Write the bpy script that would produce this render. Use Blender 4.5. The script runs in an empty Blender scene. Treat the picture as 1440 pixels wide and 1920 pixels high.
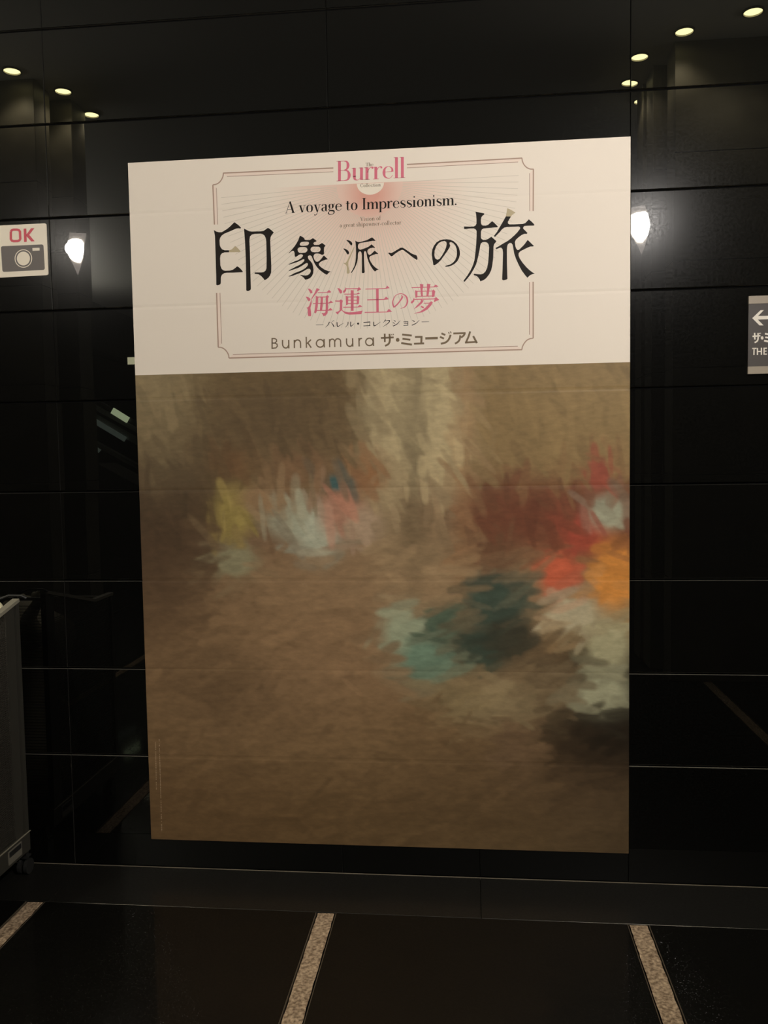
import bpy, bmesh, math, random
import numpy as np
from mathutils import Vector, Matrix
from mathutils.geometry import tessellate_polygon
random.seed(7); rng = np.random.default_rng(11)
S = bpy.context.scene
COL = S.collection

# ------------------------------------------------------------------ camera
CAM_H, CAM_D = 1.55, 3.0538               # eye height, distance to the stone wall (plane Y = 0)
CR = Vector((0.99485138, 0.10007019, -0.01602136))
CU = Vector((0.00942532, 0.06604237, 0.9977723))
CF = Vector((-0.10090536, 0.99278616, -0.06475915))
FPX = 1596.2
CAM = Vector((0, -CAM_D, CAM_H))
cd = bpy.data.cameras.new('camera'); cam = bpy.data.objects.new('camera', cd); COL.objects.link(cam)
cd.sensor_fit = 'VERTICAL'; cd.sensor_height = 24; cd.lens = FPX / 1920 * 24
cd.clip_start = 0.02; cd.clip_end = 60
cam.matrix_world = Matrix.Translation(CAM) @ Matrix((CR, CU, -CF)).transposed().to_4x4()
S.camera = cam

# ------------------------------------------------------------------ world and exposure
W = bpy.data.worlds.new('world'); S.world = W; W.use_nodes = True
W.node_tree.nodes['Background'].inputs[0].default_value = (0.9, 0.85, 0.7, 1)
W.node_tree.nodes['Background'].inputs[1].default_value = 0.0
S.view_settings.view_transform = 'Standard'; S.view_settings.look = 'None'
S.view_settings.gamma = 1; S.view_settings.use_curve_mapping = False
S.view_settings.exposure = 0.0
S.cycles.use_denoising = True
S.cycles.max_bounces = 8; S.cycles.sample_clamp_indirect = 6
SPOT_POWER = {'left': 59, 'right': 188}
CEIL_FILL_POWER = 260
DOWN_POWER = 30
LAMP_COL = {'left': (1.0, 0.925, 0.82), 'right': (1.0, 0.945, 0.90)}

# ------------------------------------------------------------------ helpers
def ray(u, v):
    return CF + CR * ((u - 720) / FPX) - CU * ((v - 960) / FPX)
def wall_pt(u, v, y=0.0):                 # the point of the wall (or a sheet on it) seen there
    d = ray(u, v); return CAM + d * ((CAM_D + y) / d.y)
def srgb(*c):
    return tuple(((x / 255) / 12.92 if x / 255 <= 0.04045 else ((x / 255 + 0.055) / 1.055) ** 2.4) for x in c) + (1,)
def mat(name, col, rough=0.5, metal=0.0, spec=0.5, coat=0.0, coat_rough=0.03, emit=None, estr=0.0):
    m = bpy.data.materials.new(name); m.use_nodes = True
    b = m.node_tree.nodes['Principled BSDF']
    b.inputs['Base Color'].default_value = col if len(col) == 4 else (*col, 1)
    b.inputs['Roughness'].default_value = rough; b.inputs['Metallic'].default_value = metal
    b.inputs['Specular IOR Level'].default_value = spec
    b.inputs['Coat Weight'].default_value = coat; b.inputs['Coat Roughness'].default_value = coat_rough
    if emit: b.inputs['Emission Color'].default_value = (*emit, 1); b.inputs['Emission Strength'].default_value = estr
    return m
def nd(m, t, **kw):
    n = m.node_tree.nodes.new(t)
    for k, v in kw.items(): setattr(n, k, v)
    return n
def lk(m, a, b): m.node_tree.links.new(a, b)
def bsdf(m): return m.node_tree.nodes['Principled BSDF']
def noise_col(m, c1, c2, scale, detail=4, lo=0.35, hi=0.65, stretch=None, coord='Object'):
    tc = nd(m, 'ShaderNodeTexCoord'); n = nd(m, 'ShaderNodeTexNoise'); r = nd(m, 'ShaderNodeValToRGB')
    n.inputs['Scale'].default_value = scale; n.inputs['Detail'].default_value = detail
    src = tc.outputs[coord]
    if stretch:
        mp = nd(m, 'ShaderNodeMapping'); mp.inputs['Scale'].default_value = stretch
        lk(m, src, mp.inputs[0]); src = mp.outputs[0]
    lk(m, src, n.inputs['Vector']); lk(m, n.outputs['Fac'], r.inputs[0])
    r.color_ramp.elements[0].position = lo; r.color_ramp.elements[1].position = hi
    r.color_ramp.elements[0].color = c1; r.color_ramp.elements[1].color = c2
    lk(m, r.outputs[0], bsdf(m).inputs['Base Color'])
    return n, src
def bump(m, scale, strength, dist=0.001, detail=3):
    tc = nd(m, 'ShaderNodeTexCoord'); n = nd(m, 'ShaderNodeTexNoise'); b = nd(m, 'ShaderNodeBump')
    n.inputs['Scale'].default_value = scale; n.inputs['Detail'].default_value = detail
    b.inputs['Strength'].default_value = strength; b.inputs['Distance'].default_value = dist
    lk(m, tc.outputs['Object'], n.inputs['Vector']); lk(m, n.outputs['Fac'], b.inputs['Height'])
    lk(m, b.outputs[0], bsdf(m).inputs['Normal'])

def box(bm, x0, x1, y0, y1, z0, z1):
    v = [bm.verts.new((x, y, z)) for z in (z0, z1) for x, y in ((x0, y0), (x1, y0), (x1, y1), (x0, y1))]
    for f in ((0, 3, 2, 1), (4, 5, 6, 7), (0, 1, 5, 4), (1, 2, 6, 5), (2, 3, 7, 6), (3, 0, 4, 7)):
        bm.faces.new([v[i] for i in f])
def chamfer_box(bm, x0, x1, z0, z1, yf, yb, c):   # slab whose front (-Y) face has chamfered edges
    a = [(x0, yb, z0), (x1, yb, z0), (x1, yb, z1), (x0, yb, z1)]
    b = [(x0, yf + c, z0), (x1, yf + c, z0), (x1, yf + c, z1), (x0, yf + c, z1)]
    d = [(x0 + c, yf, z0 + c), (x1 - c, yf, z0 + c), (x1 - c, yf, z1 - c), (x0 + c, yf, z1 - c)]
    R = [[bm.verts.new(p) for p in q] for q in (a, b, d)]
    for k in range(2):
        for i in range(4):
            j = (i + 1) % 4; bm.faces.new((R[k][i], R[k][j], R[k + 1][j], R[k + 1][i]))
    bm.faces.new(R[2]); bm.faces.new(R[0][::-1])
def tube(bm, pts, r, n=10, cap=True):
    pts = [Vector(p) for p in pts]; rr = r if isinstance(r, (list, tuple)) else [r] * len(pts)
    rings = []; up = None
    for i, p in enumerate(pts):
        t = (pts[min(i + 1, len(pts) - 1)] - pts[max(i - 1, 0)]).normalized()
        if up is None: up = t.cross(Vector((0, 0, 1)) if abs(t.z) < .9 else Vector((1, 0, 0))).normalized()
        up = (up - t * up.dot(t)).normalized(); s = t.cross(up)
        rings.append([bm.verts.new(p + (up * math.cos(a) + s * math.sin(a)) * rr[i]) for a in [2 * math.pi * k / n for k in range(n)]])
    for a, b in zip(rings, rings[1:]):
        for k in range(n): bm.faces.new((a[k], a[(k + 1) % n], b[(k + 1) % n], b[k]))
    if cap: bm.faces.new(rings[0][::-1]); bm.faces.new(rings[-1])
def bar(bm, p, q, w, h):                          # rectangular bar from p to q
    p, q = Vector(p), Vector(q); t = (q - p).normalized()
    s = t.cross(Vector((0, 0, 1)) if abs(t.z) < .9 else Vector((1, 0, 0))).normalized(); u = s.cross(t)
    R = [[bm.verts.new(o + s * (a * w / 2) + u * (b * h / 2)) for a, b in ((-1, -1), (1, -1), (1, 1), (-1, 1))] for o in (p, q)]
    for i in range(4): bm.faces.new((R[0][i], R[0][(i + 1) % 4], R[1][(i + 1) % 4], R[1][i]))
    bm.faces.new(R[0][::-1]); bm.faces.new(R[1])
def obj(name, bm, m, parent=None, smooth=False, loc=None, **props):
    bmesh.ops.recalc_face_normals(bm, faces=bm.faces) if props.pop('recalc', True) else None
    me = bpy.data.meshes.new(name); bm.to_mesh(me); bm.free(); me.materials.append(m)
    if smooth: me.polygons.foreach_set('use_smooth', [True] * len(me.polygons))
    return link(name, me, parent, loc, **props)
def link(name, me, parent=None, loc=None, **props):
    o = bpy.data.objects.new(name, me); COL.objects.link(o)
    if parent: o.parent = parent
    if loc is not None: o.location = loc
    for k, v in props.items(): o[k] = v
    return o
def thing(name, label, cat, loc=(0, 0, 0), group=None):
    o = bpy.data.objects.new(name, None); COL.objects.link(o); o.location = loc; o.empty_display_size = 0.05
    o['label'] = label; o['category'] = cat
    if group: o['group'] = group
    return o
B = bmesh.new

# ------------------------------------------------------------------ materials
def stone_mat(name, base, rough_lobe, coat_rough, speck, coat=1.0, spec=0.35, bmp=.12):
    m = mat(name, base, rough=rough_lobe, spec=spec, coat=coat, coat_rough=coat_rough)
    tc = nd(m, 'ShaderNodeTexCoord'); n = nd(m, 'ShaderNodeTexNoise'); n.inputs['Scale'].default_value = 160
    n.inputs['Detail'].default_value = 6; n.inputs['Roughness'].default_value = 0.7
    r = nd(m, 'ShaderNodeValToRGB'); r.color_ramp.elements[0].position = .42; r.color_ramp.elements[1].position = .72
    r.color_ramp.elements[0].color = base; r.color_ramp.elements[1].color = speck
    lk(m, tc.outputs['Object'], n.inputs['Vector']); lk(m, n.outputs['Fac'], r.inputs[0]); lk(m, r.outputs[0], bsdf(m).inputs['Base Color'])
    n2 = nd(m, 'ShaderNodeTexNoise'); n2.inputs['Scale'].default_value = 110; n2.inputs['Detail'].default_value = 8; n2.inputs['Roughness'].default_value = 0.75
    mr = nd(m, 'ShaderNodeMapRange'); mr.inputs['To Min'].default_value = rough_lobe * .75; mr.inputs['To Max'].default_value = rough_lobe * 1.3
    mr.inputs['From Min'].default_value = .35; mr.inputs['From Max'].default_value = .65
    lk(m, tc.outputs['Object'], n2.inputs['Vector']); lk(m, n2.outputs['Fac'], mr.inputs['Value']); lk(m, mr.outputs[0], bsdf(m).inputs['Roughness'])
    b = nd(m, 'ShaderNodeBump'); b.inputs['Strength'].default_value = bmp; b.inputs['Distance'].default_value = .0006
    lk(m, n2.outputs['Fac'], b.inputs['Height']); lk(m, b.outputs[0], bsdf(m).inputs['Normal'])
    return m
def glint(m):                    # sparse crystals tilted a little off the polished plane
    tc = nd(m, 'ShaderNodeTexCoord'); v = nd(m, 'ShaderNodeTexVoronoi'); v.inputs['Scale'].default_value = 130
    lt = nd(m, 'ShaderNodeMapRange'); lt.inputs['From Min'].default_value = .05; lt.inputs['From Max'].default_value = .35; lt.inputs['To Min'].default_value = 1; lt.inputs['To Max'].default_value = 0
    bp = nd(m, 'ShaderNodeBump'); bp.inputs['Strength'].default_value = .5; bp.inputs['Distance'].default_value = .0006
    lk(m, tc.outputs['Object'], v.inputs['Vector']); lk(m, v.outputs['Distance'], lt.inputs['Value']); lk(m, lt.outputs[0], bp.inputs['Height'])
    lk(m, bp.outputs[0], bsdf(m).inputs['Coat Normal']); bsdf(m).inputs['Coat Roughness'].default_value = .06
M_wall = stone_mat('polished_black_granite', (0.0016, 0.0016, 0.0015, 1), 0.2, 0.006, (0.006, 0.006, 0.0055, 1), spec=.045, bmp=.02)
M_edge = mat('sawn_stone_edge', srgb(120, 116, 106), .8)
M_edge_v = mat('tight_stone_joint', srgb(58, 56, 52), .8)
M_floor = stone_mat('black_floor_granite', (0.002, 0.0019, 0.0015, 1), 0.5, 0.10, (0.006, 0.0056, 0.0045, 1), coat=.55, spec=.12)
glint(M_floor)
M_border = stone_mat('honed_dark_border_stone', (0.0055, 0.0052, 0.0042, 1), 0.5, 0.22, (0.011, 0.010, 0.009, 1), coat=.6)
M_back = mat('dark_joint_backing', (0.002, 0.002, 0.002), .9, spec=.1)
M_seal = mat('grey_joint_sealant', srgb(120, 112, 100), .7)
M_strip = mat('flamed_pale_granite', srgb(148, 130, 108), .85)
n_, s_ = noise_col(M_strip, srgb(112, 92, 74), srgb(196, 172, 146), 95, 6, .34, .68)
bump(M_strip, 120, .9, .003, 5)
M_strip_side = mat('thin_floor_edge', srgb(84, 74, 62), .6)

# ------------------------------------------------------------------ setting: wall of black granite panels
VX0, VW = -0.4867, 1.0428        # vertical joints
ZT0, PH = 3.1147, 0.3352         # horizontal joints
CEIL = 4.2
wall = bpy.data.objects.new('wall_back', None); COL.objects.link(wall); wall['kind'] = 'structure'
b = B(); box(b, -6.2, 5.2, 0.0085, 0.06, 0, CEIL); obj('backing', b, M_back, wall)
GAP, VG, CH = 0.0075, 0.0016, 0.0014
def panel_mesh(w, h):
    b = B(); chamfer_box(b, -w / 2, w / 2, -h / 2, h / 2, 0, 0.008, CH)
    bmesh.ops.recalc_face_normals(b, faces=b.faces)
    for f in b.faces:
        if abs(f.normal.y) < .3: f.material_index = 1 if abs(f.normal.z) > .5 else 2     # sawn sides; front and chamfer stay polished
    me = bpy.data.meshes.new('wall_panel'); b.to_mesh(me); b.free(); me.materials.append(M_wall); me.materials.append(M_edge); me.materials.append(M_edge_v); return me
pm = panel_mesh(VW - VG, PH - GAP)
zb = ZT0 - 8 * PH                 # top of the tall bottom course
pm0 = panel_mesh(VW - VG, zb - 0.004 - GAP / 2)
jit = random.Random(3)
for c in range(-5, 6):
    xc = VX0 + VW * (c + .5)
    for r in range(0, 12):
        if r == 0: me, zc = pm0, (0.004 + zb - GAP / 2) / 2
        else:
            me, zc = pm, zb + PH * (r - .5)
        if zc > CEIL - .1: continue
        o = link('wall_panel', me, wall, (xc, 0, zc))
        o.rotation_euler = (jit.uniform(-1, 1) * .0012, 0, jit.uniform(-1, 1) * .0012)
        o.location.y = -0.0006 + jit.uniform(-1, 1) * .0003

# ------------------------------------------------------------------ setting: floor
floor = bpy.data.objects.new('floor', None); COL.objects.link(floor); floor['kind'] = 'structure'
b = B(); box(b, -6.2, 5.2, -14, 0.06, -0.08, -0.012); obj('screed', b, M_back, floor)
def slab(name, x0, x1, y0, y1, m, z=0.0, c=.0012, h=.012):
    b = B()
    a = [(x0, y0), (x1, y0), (x1, y1), (x0, y1)]; q = [(x0 + c, y0 + c), (x1 - c, y0 + c), (x1 - c, y1 - c), (x0 + c, y1 - c)]
    R = [[b.verts.new((p[0], p[1], z - h)) for p in a], [b.verts.new((p[0], p[1], z - c)) for p in a], [b.verts.new((p[0], p[1], z)) for p in q]]
    for k in range(2):
        for i in range(4): b.faces.new((R[k][i], R[k][(i + 1) % 4], R[k + 1][(i + 1) % 4], R[k + 1][i]))
    b.faces.new(R[2])
    return obj(name, b, m, floor)
BY = -0.2772
b = B(); box(b, -6.1, 5.1, -0.0035, 0.0, -0.01, 0.0012); obj('sealant_line', b, M_seal, floor)
x = 0.0235 - 4 * 1.52
while x < 5.1:
    slab('border_slab', x + .0008, x + 1.52 - .0008, BY + .001, -.0036, M_border, c=.0007); x += 1.52
SX = [-0.503 + 1.0405 * k for k in range(-5, 6)]          # centre lines of the pale strips
def strip_mesh():
    b = B(); n = 70; L = 1.4; w = .0285; m = 9
    g = [[b.verts.new((-w + 2 * w * i / m + random.uniform(-1, 1) * .0012, -L * j / n, random.uniform(-1, 1) * .0011 - .0022)) for i in range(m + 1)] for j in range(n + 1)]
    for j in range(n):
        for i in range(m): b.faces.new((g[j][i], g[j][i + 1], g[j + 1][i + 1], g[j + 1][i]))
    bmesh.ops.recalc_face_normals(b, faces=b.faces)
    for f in b.faces:
        if f.normal.z < 0: f.normal_flip()
    me = bpy.data.meshes.new('granite_strip'); b.to_mesh(me); b.free(); me.materials.append(M_strip); return me
sm = strip_mesh()
b = B(); box(b, -.0012, .0012, -5.6, 0, -.01, -.0006); bmesh.ops.recalc_face_normals(b, faces=b.faces)
em = bpy.data.meshes.new('strip_edging'); b.to_mesh(em); b.free(); em.materials.append(M_strip_side)
for xs in SX:
    for j in range(3): link('granite_strip', sm, floor, (xs, BY - .001 - 1.402 * j, 0))
    for s in (-1, 1): link('strip_edging', em, floor, (xs + s * .0345, BY - .001, 0))
for a, c in zip(SX, SX[1:]):
    y = BY - .001
    for L in (1.4, 1.4, 2.8, 4.2):
        slab('floor_slab', a + .0362, c - .0362, y - L + .0008, y, M_floor, c=.0006); y -= L

# ------------------------------------------------------------------ setting: rest of the hall, seen only as reflections
M_ceil = mat('pale_ceiling_paint', (0.75, 0.74, 0.68), .8)
M_hall = mat('dark_hall_wall', (0.05, 0.047, 0.04), .6)
M_pier = mat('warm_grey_stone', (0.3, 0.27, 0.21), .55)
n_, s_ = noise_col(M_pier, (0.12, 0.108, 0.082, 1), (0.17, 0.155, 0.122, 1), 6, 5)
b = B(); box(b, -6.2, 5.2, -14, 0.06, CEIL, CEIL + .1); obj('ceiling', b, M_ceil, kind='structure')
b = B(); box(b, -6.3, -6.2, -14, 0.06, -.08, CEIL + .1); obj('wall_left', b, M_hall, kind='structure')
b = B(); box(b, 5.2, 5.3, -14, 0.06, -.08, CEIL + .1); obj('wall_right', b, M_hall, kind='structure')
b = B(); box(b, -6.3, 5.3, -14.1, -14, -.08, CEIL + .1); obj('wall_front', b, M_hall, kind='structure')

# added fill lamps on made-up side-wall ledges brighten the mirrored ceiling
for sx_, nm in ((-6.2, 'left'), (5.2, 'right')):
    sg_ = 1 if sx_ < 0 else -1
    b = B(); box(b, min(sx_, sx_ + sg_ * .3), max(sx_, sx_ + sg_ * .3), -13.9, -.1, 3.3, 3.36); obj('trim_%d' % (1 if sx_ < 0 else 2), b, M_hall, kind='structure')
    l = bpy.data.lights.new('ceiling_fill', 'AREA'); l.shape = 'RECTANGLE'; l.size = .12; l.size_y = 9; l.energy = CEIL_FILL_POWER; l.color = (1, .96, .84)
    lo = bpy.data.objects.new('ceiling_fill', l); COL.objects.link(lo); lo.location = (sx_ + sg_ * .2, -4.8, 3.4); lo.rotation_euler = (math.pi, sg_ * .7, 0)

def pier(x0, x1, y, lab):
    t = thing('pier', lab, 'pillar', ((x0 + x1) / 2, y - .11, 0), 'stepped stone piers behind the viewer')
    w = (x1 - x0) / 2; z = 0; k = 0
    while z < CEIL - .01:
        z1 = min(z + .7, CEIL); bb = B(); chamfer_box(bb, -w, w, z + .002, z1 - .002, .0, .22, .003)
        for v in bb.verts: v.co.y = .11 - v.co.y
        obj('stone_block', bb, M_pier, t); z = z1
    return t
pier(-5.2, -2.985, -2.75, 'left warm grey stone pier, nearer one, mirrored in the black wall')
pier(-3.9, -2.875, -3.09, 'left warm grey stone pier, further one, mirrored in the black wall')
pier(1.345, 4.4, -2.80, 'right warm grey stone pier, nearest of three, mirrored in the black wall')
pier(1.275, 1.9, -3.13, 'right warm grey stone pier, middle of three, mirrored in the black wall')
pier(1.262, 1.9, -3.42, 'right warm grey stone pier, furthest of three, mirrored in the black wall')

# downlights in the ceiling
M_can = mat('lamp_can', (0.25, 0.24, 0.22), .4, metal=.8)
M_glow = mat('lamp_glow', (0, 0, 0), .5, emit=(1.0, 0.90, 0.42), estr=32)
def ring_mesh(name, r0, r1, h, m, n=28):
    b = B(); R = []
    for r, z in ((r0, 0.0), (r0, -.011), (r1, -.011), (r1, h), ):
        R.append([b.verts.new((r * math.cos(a), r * math.sin(a), z)) for a in [2 * math.pi * k / n for k in range(n)]])
    for a, c in zip(R, R[1:]):
        for k in range(n): b.faces.new((a[k], a[(k + 1) % n], c[(k + 1) % n], c[k]))
    me = bpy.data.meshes.new(name); b.to_mesh(me); b.free(); me.materials.append(m); return me
ringm = ring_mesh('trim_ring', .064, .0545, 0.0, M_can)
b = B(); n = 28; c0 = b.verts.new((0, 0, -.0015)); R = [b.verts.new((.0545 * math.cos(2 * math.pi * k / n), .0545 * math.sin(2 * math.pi * k / n), -.0015)) for k in range(n)]
for k in range(n): b.faces.new((c0, R[(k + 1) % n], R[k]))
glm = bpy.data.meshes.new('lamp_lens'); b.to_mesh(glm); b.free(); glm.materials.append(M_glow)
def downlight(x, y, lab, power=DOWN_POWER):
    t = thing('ceiling_downlight', lab, 'light', (x, y, CEIL), 'recessed ceiling downlights')
    link('trim_ring', ringm, t); link('lamp_lens', glm, t)
    l = bpy.data.lights.new('downlight_beam', 'SPOT'); l.energy = power; l.color = (1, .88, .6); l.spot_size = math.radians(115); l.spot_blend = .6; l.shadow_soft_size = .04
    lo = bpy.data.objects.new('downlight_beam', l); COL.objects.link(lo); lo.location = (x, y, CEIL - .05)
for (u, v, lab) in ((22, 132, 'outermost of the three round ceiling downlights reflected top left'),
               (117, 168, 'middle of the three round ceiling downlights reflected top left'),
               (170, 212, 'innermost of the three round ceiling downlights reflected top left'),
               (1412, 20, 'highest round ceiling downlight reflected at the top right corner'),
               (1283, 57, 'second highest round ceiling downlight reflected at top right'),
               (1199, 105, 'brightest round ceiling downlight reflected above the poster corner'),
               (1181, 155, 'round ceiling downlight whose reflection sits on the wall joint at top right'),
               (1202, 187, 'lowest and smallest ceiling downlight reflected at top right')):
    d = ray(u, v); t_ = (CEIL - CAM_H) / d.z; p = CAM + d * t_
    downlight(p.x, -p.y, lab)

# spotlights; the outline of their mirrored glare is built into lens and glowing plate
M_black = mat('black_lamp_body', (0.012, 0.012, 0.012), .45)
M_flap = mat('pale_barn_door_inside', (0.75, 0.71, 0.64), .5)
M_glare = mat('glare_plate_glow', (.3, .28, .25), .6, emit=(1.0, .86, .76), estr=3.0)  # own emission stands in for the pale outer part of the glare
def rel(pts, sc, ox, oy, c): return [(ox + a / sc - c[0], oy + b_ / sc - c[1]) for a, b_ in pts]
GLARE_SHAPE = {'left': (rel([(735, 405), (780, 388), (830, 386), (882, 402), (906, 440), (906, 520), (885, 592), (860, 640), (825, 634), (780, 615), (745, 580), (722, 530), (718, 460)], 5.5385, 0, 380, (147, 472)),
                 rel([(750, 322), (930, 335), (908, 440), (888, 590), (822, 765), (780, 660), (745, 590), (722, 530), (718, 460), (735, 400)], 5.5385, 0, 380, (147, 472)), (0, 0)),
        'right': (rel([(50, 190), (108, 150), (150, 130), (235, 118), (262, 140), (282, 240), (262, 330), (215, 392), (170, 390), (108, 300), (60, 250)], 5.054, 1160, 380, (1198, 430)),
                  rel([(50, 95), (108, 80), (235, 60), (262, 135), (284, 240), (240, 420), (208, 500), (180, 430), (108, 305), (50, 230)], 5.054, 1160, 380, (1198, 430)), (0, 0))}
def spotlight(side, x, y, z, lab):
    t = thing('wall_spotlight', lab, 'light', (x, y, z), 'bracket spotlights aimed at the poster')
    aim = Vector((-.33, 0, 1.9)); fw = (aim - Vector((x, y, z))).normalized(); q = fw.to_track_quat('-Z', 'Y')
    def rot(bm): bmesh.ops.transform(bm, matrix=q.to_matrix().to_4x4() @ Matrix.Diagonal((1, 1.22, 1, 1)), verts=bm.verts); return bm
    b = B(); tube(b, [(0, 0, -.01), (0, 0, .14), (0, 0, .18), (0, 0, .205)], [.04, .055, .045, .02], 24); 
    obj('housing', rot(b), M_black, t, smooth=True)
    k = 5.85 / FPX                                        # lens and glare plate face the poster wall squarely
    core, glare_pts, _ = GLARE_SHAPE[side]
    def flat(name, pts, y0, y1, m):
        b = B(); F = [b.verts.new((px_ * k, y1, -pz_ * k)) for px_, pz_ in pts]; K = [b.verts.new((px_ * k * .9, y0, -pz_ * k * .9)) for px_, pz_ in pts]; n = len(pts)
        b.faces.new(F); b.faces.new(K[::-1])
        for i in range(n): b.faces.new((F[i], F[(i + 1) % n], K[(i + 1) % n], K[i]))
        return obj(name, b, m, t)
    flat('glare_plate', glare_pts, .03, .05, M_glare)
    flat('lens', core, .05, .056, M_spot)
    ex = (-2.983 if side == 'left' else 1.343) - x; sg_ = 1 if ex > 0 else -1; back = q @ Vector((0, 0, .12))
    b = B(); tube(b, [back, (ex, back.y, back.z)], .009, 10); obj('bracket_arm', b, M_black, t)
    b = B(); tube(b, [(ex - sg_ * .012, back.y, back.z), (ex, back.y, back.z)], .03, 18); obj('bracket_plate', b, M_black, t)
    l = bpy.data.lights.new('spot_beam', 'SPOT'); l.energy = SPOT_POWER[side]; l.color = LAMP_COL[side]
    l.spot_size = math.radians(95); l.spot_blend = .9; l.shadow_soft_size = .045
    lo = bpy.data.objects.new('spot_beam', l); COL.objects.link(lo); lo.location = Vector((x, y + .112, z)); lo.rotation_euler = q.to_euler()
M_spot = mat('spot_glow', (0, 0, 0), .5, emit=(1.0, 0.93, 0.80), estr=120)
for side, u, v, T, lab in (('left', 147, 472, 5.85, 'bracket spotlight whose glare is reflected left of the poster'),
                           ('right', 1198, 430, 5.85, 'bracket spotlight whose glare is reflected right of the poster')):
    d = ray(u, v); p = CAM + d * (T / d.y)
    spotlight(side, p.x, -p.y, p.z, lab)

# escalator and small lit panel, mirrored faintly left of the poster
M_steel = mat('brushed_steel', (0.35, 0.36, 0.33), .35, metal=.9)
M_tube = mat('lit_balustrade_strip', (0, 0, 0), .5, emit=(.72, .85, .5), estr=6)
M_rub = mat('black_rubber', (0.015, 0.015, 0.015), .5)
es = thing('escalator', 'escalator with lit balustrade mirrored faintly in wall left of the poster', 'escalator', (-3.6, -7.2, 0))
def esb(name, x0, z0, x1, z1, y, w, h, m):
    b = B(); bar(b, (x0 + 3.6, y, z0), (x1 + 3.6, y, z1), w, h); return obj(name, b, m, es)
T = 10.25
M_tube2 = mat('dim_balustrade_strip', (.05, .05, .05), .5, emit=(.6, .75, .6), estr=.7)
def mir(u, v, T_): d = ray(u, v); p = CAM + d * (T_ / d.y); return p.x, p.z
for (ua, va, ub, vb, w, h, m, nm, yy) in ((150, 738, 330, 838, .05, .05, M_rub, 'handrail', .0), (162, 757, 330, 850, .02, .06, M_steel, 'balustrade_rail', .0),
        (212, 772, 241, 790, .03, .075, M_tube, 'light_strip', .05), (176, 790, 236, 826, .03, .06, M_tube2, 'light_strip', .05), (170, 832, 188, 848, .03, .05, M_tube2, 'light_strip', .05), (172, 782, 345, 880, .02, .09, M_steel, 'skirt_panel', .0), (172, 830, 345, 925, .12, .05, M_steel, 'truss_trim', .0)):
    (x0, z0), (x1, z1) = mir(ua, va, T), mir(ub, vb, T)
    esb(nm, x0, z0, x1, z1, yy, w, h, m)
(x0, z0), (x1, z1) = mir(172, 870, T), mir(345, 965, T)
b = B()
v = [b.verts.new((px + 3.6, py, pz)) for py in (-.7, -.1) for px, pz in ((x0, z0), (x1, z1), (x1, 0.0), (x0, 0.0))]
for f in ((0, 1, 2, 3), (7, 6, 5, 4), (0, 4, 5, 1), (1, 5, 6, 2), (3, 2, 6, 7), (0, 3, 7, 4)): b.faces.new([v[i] for i in f])
obj('truss', b, M_hall, es)
(x0, z0) = mir(249, 678, 10.6)
lp = thing('illuminated_wall_panel', 'small glowing panel on a post mirrored at the poster left edge', 'light', (x0 + .12, -7.55, 0))
b = B(); box(b, -.17, .17, -.03, .03, z0 - .06, z0 + .06); obj('panel_case', b, M_black, lp)
M_pan = mat('panel_glow', (0, 0, 0), .5, emit=(.95, .9, .55), estr=7)
b = B(); box(b, -.16, .16, .03, .034, z0 - .045, z0 + .045); obj('panel_face', b, M_pan, lp)
b = B(); tube(b, [(0, 0, 0), (0, 0, z0 - .06)], .02, 10); obj('panel_post', b, M_black, lp)

# ------------------------------------------------------------------ poster
PX0, PX1, PZ0, PZ1, PZM = -1.2216, 0.5557, 0.1103, 2.6262, 1.8638
PY = -0.0030                                     # face of the sheet
poster = thing('exhibition_poster', 'large tall exhibition poster pasted on the black stone wall', 'poster', (0, 0, 0))
M_ink = mat('black_ink', srgb(26, 19, 14), .6, spec=.25)
M_pink = mat('pink_ink', srgb(219, 116, 136), .6, spec=.25)
M_tan = mat('tan_ink', srgb(190, 174, 142), .6, spec=.25)
M_brown = mat('brown_ink', srgb(124, 106, 84), .6, spec=.25)
M_frame = mat('rose_brown_ink', srgb(176, 148, 130), .6, spec=.25)
M_band = mat('pale_rose_ink', srgb(239, 220, 207), .6, spec=.25)
M_ray = mat('fine_grey_ink', srgb(213, 202, 187), .6, spec=.25)
M_disc = mat('paper_white_print', srgb(240, 228, 212), .6, spec=.25)
M_fine = mat('pale_caption_ink', srgb(176, 150, 122), .6, spec=.25)
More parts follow.
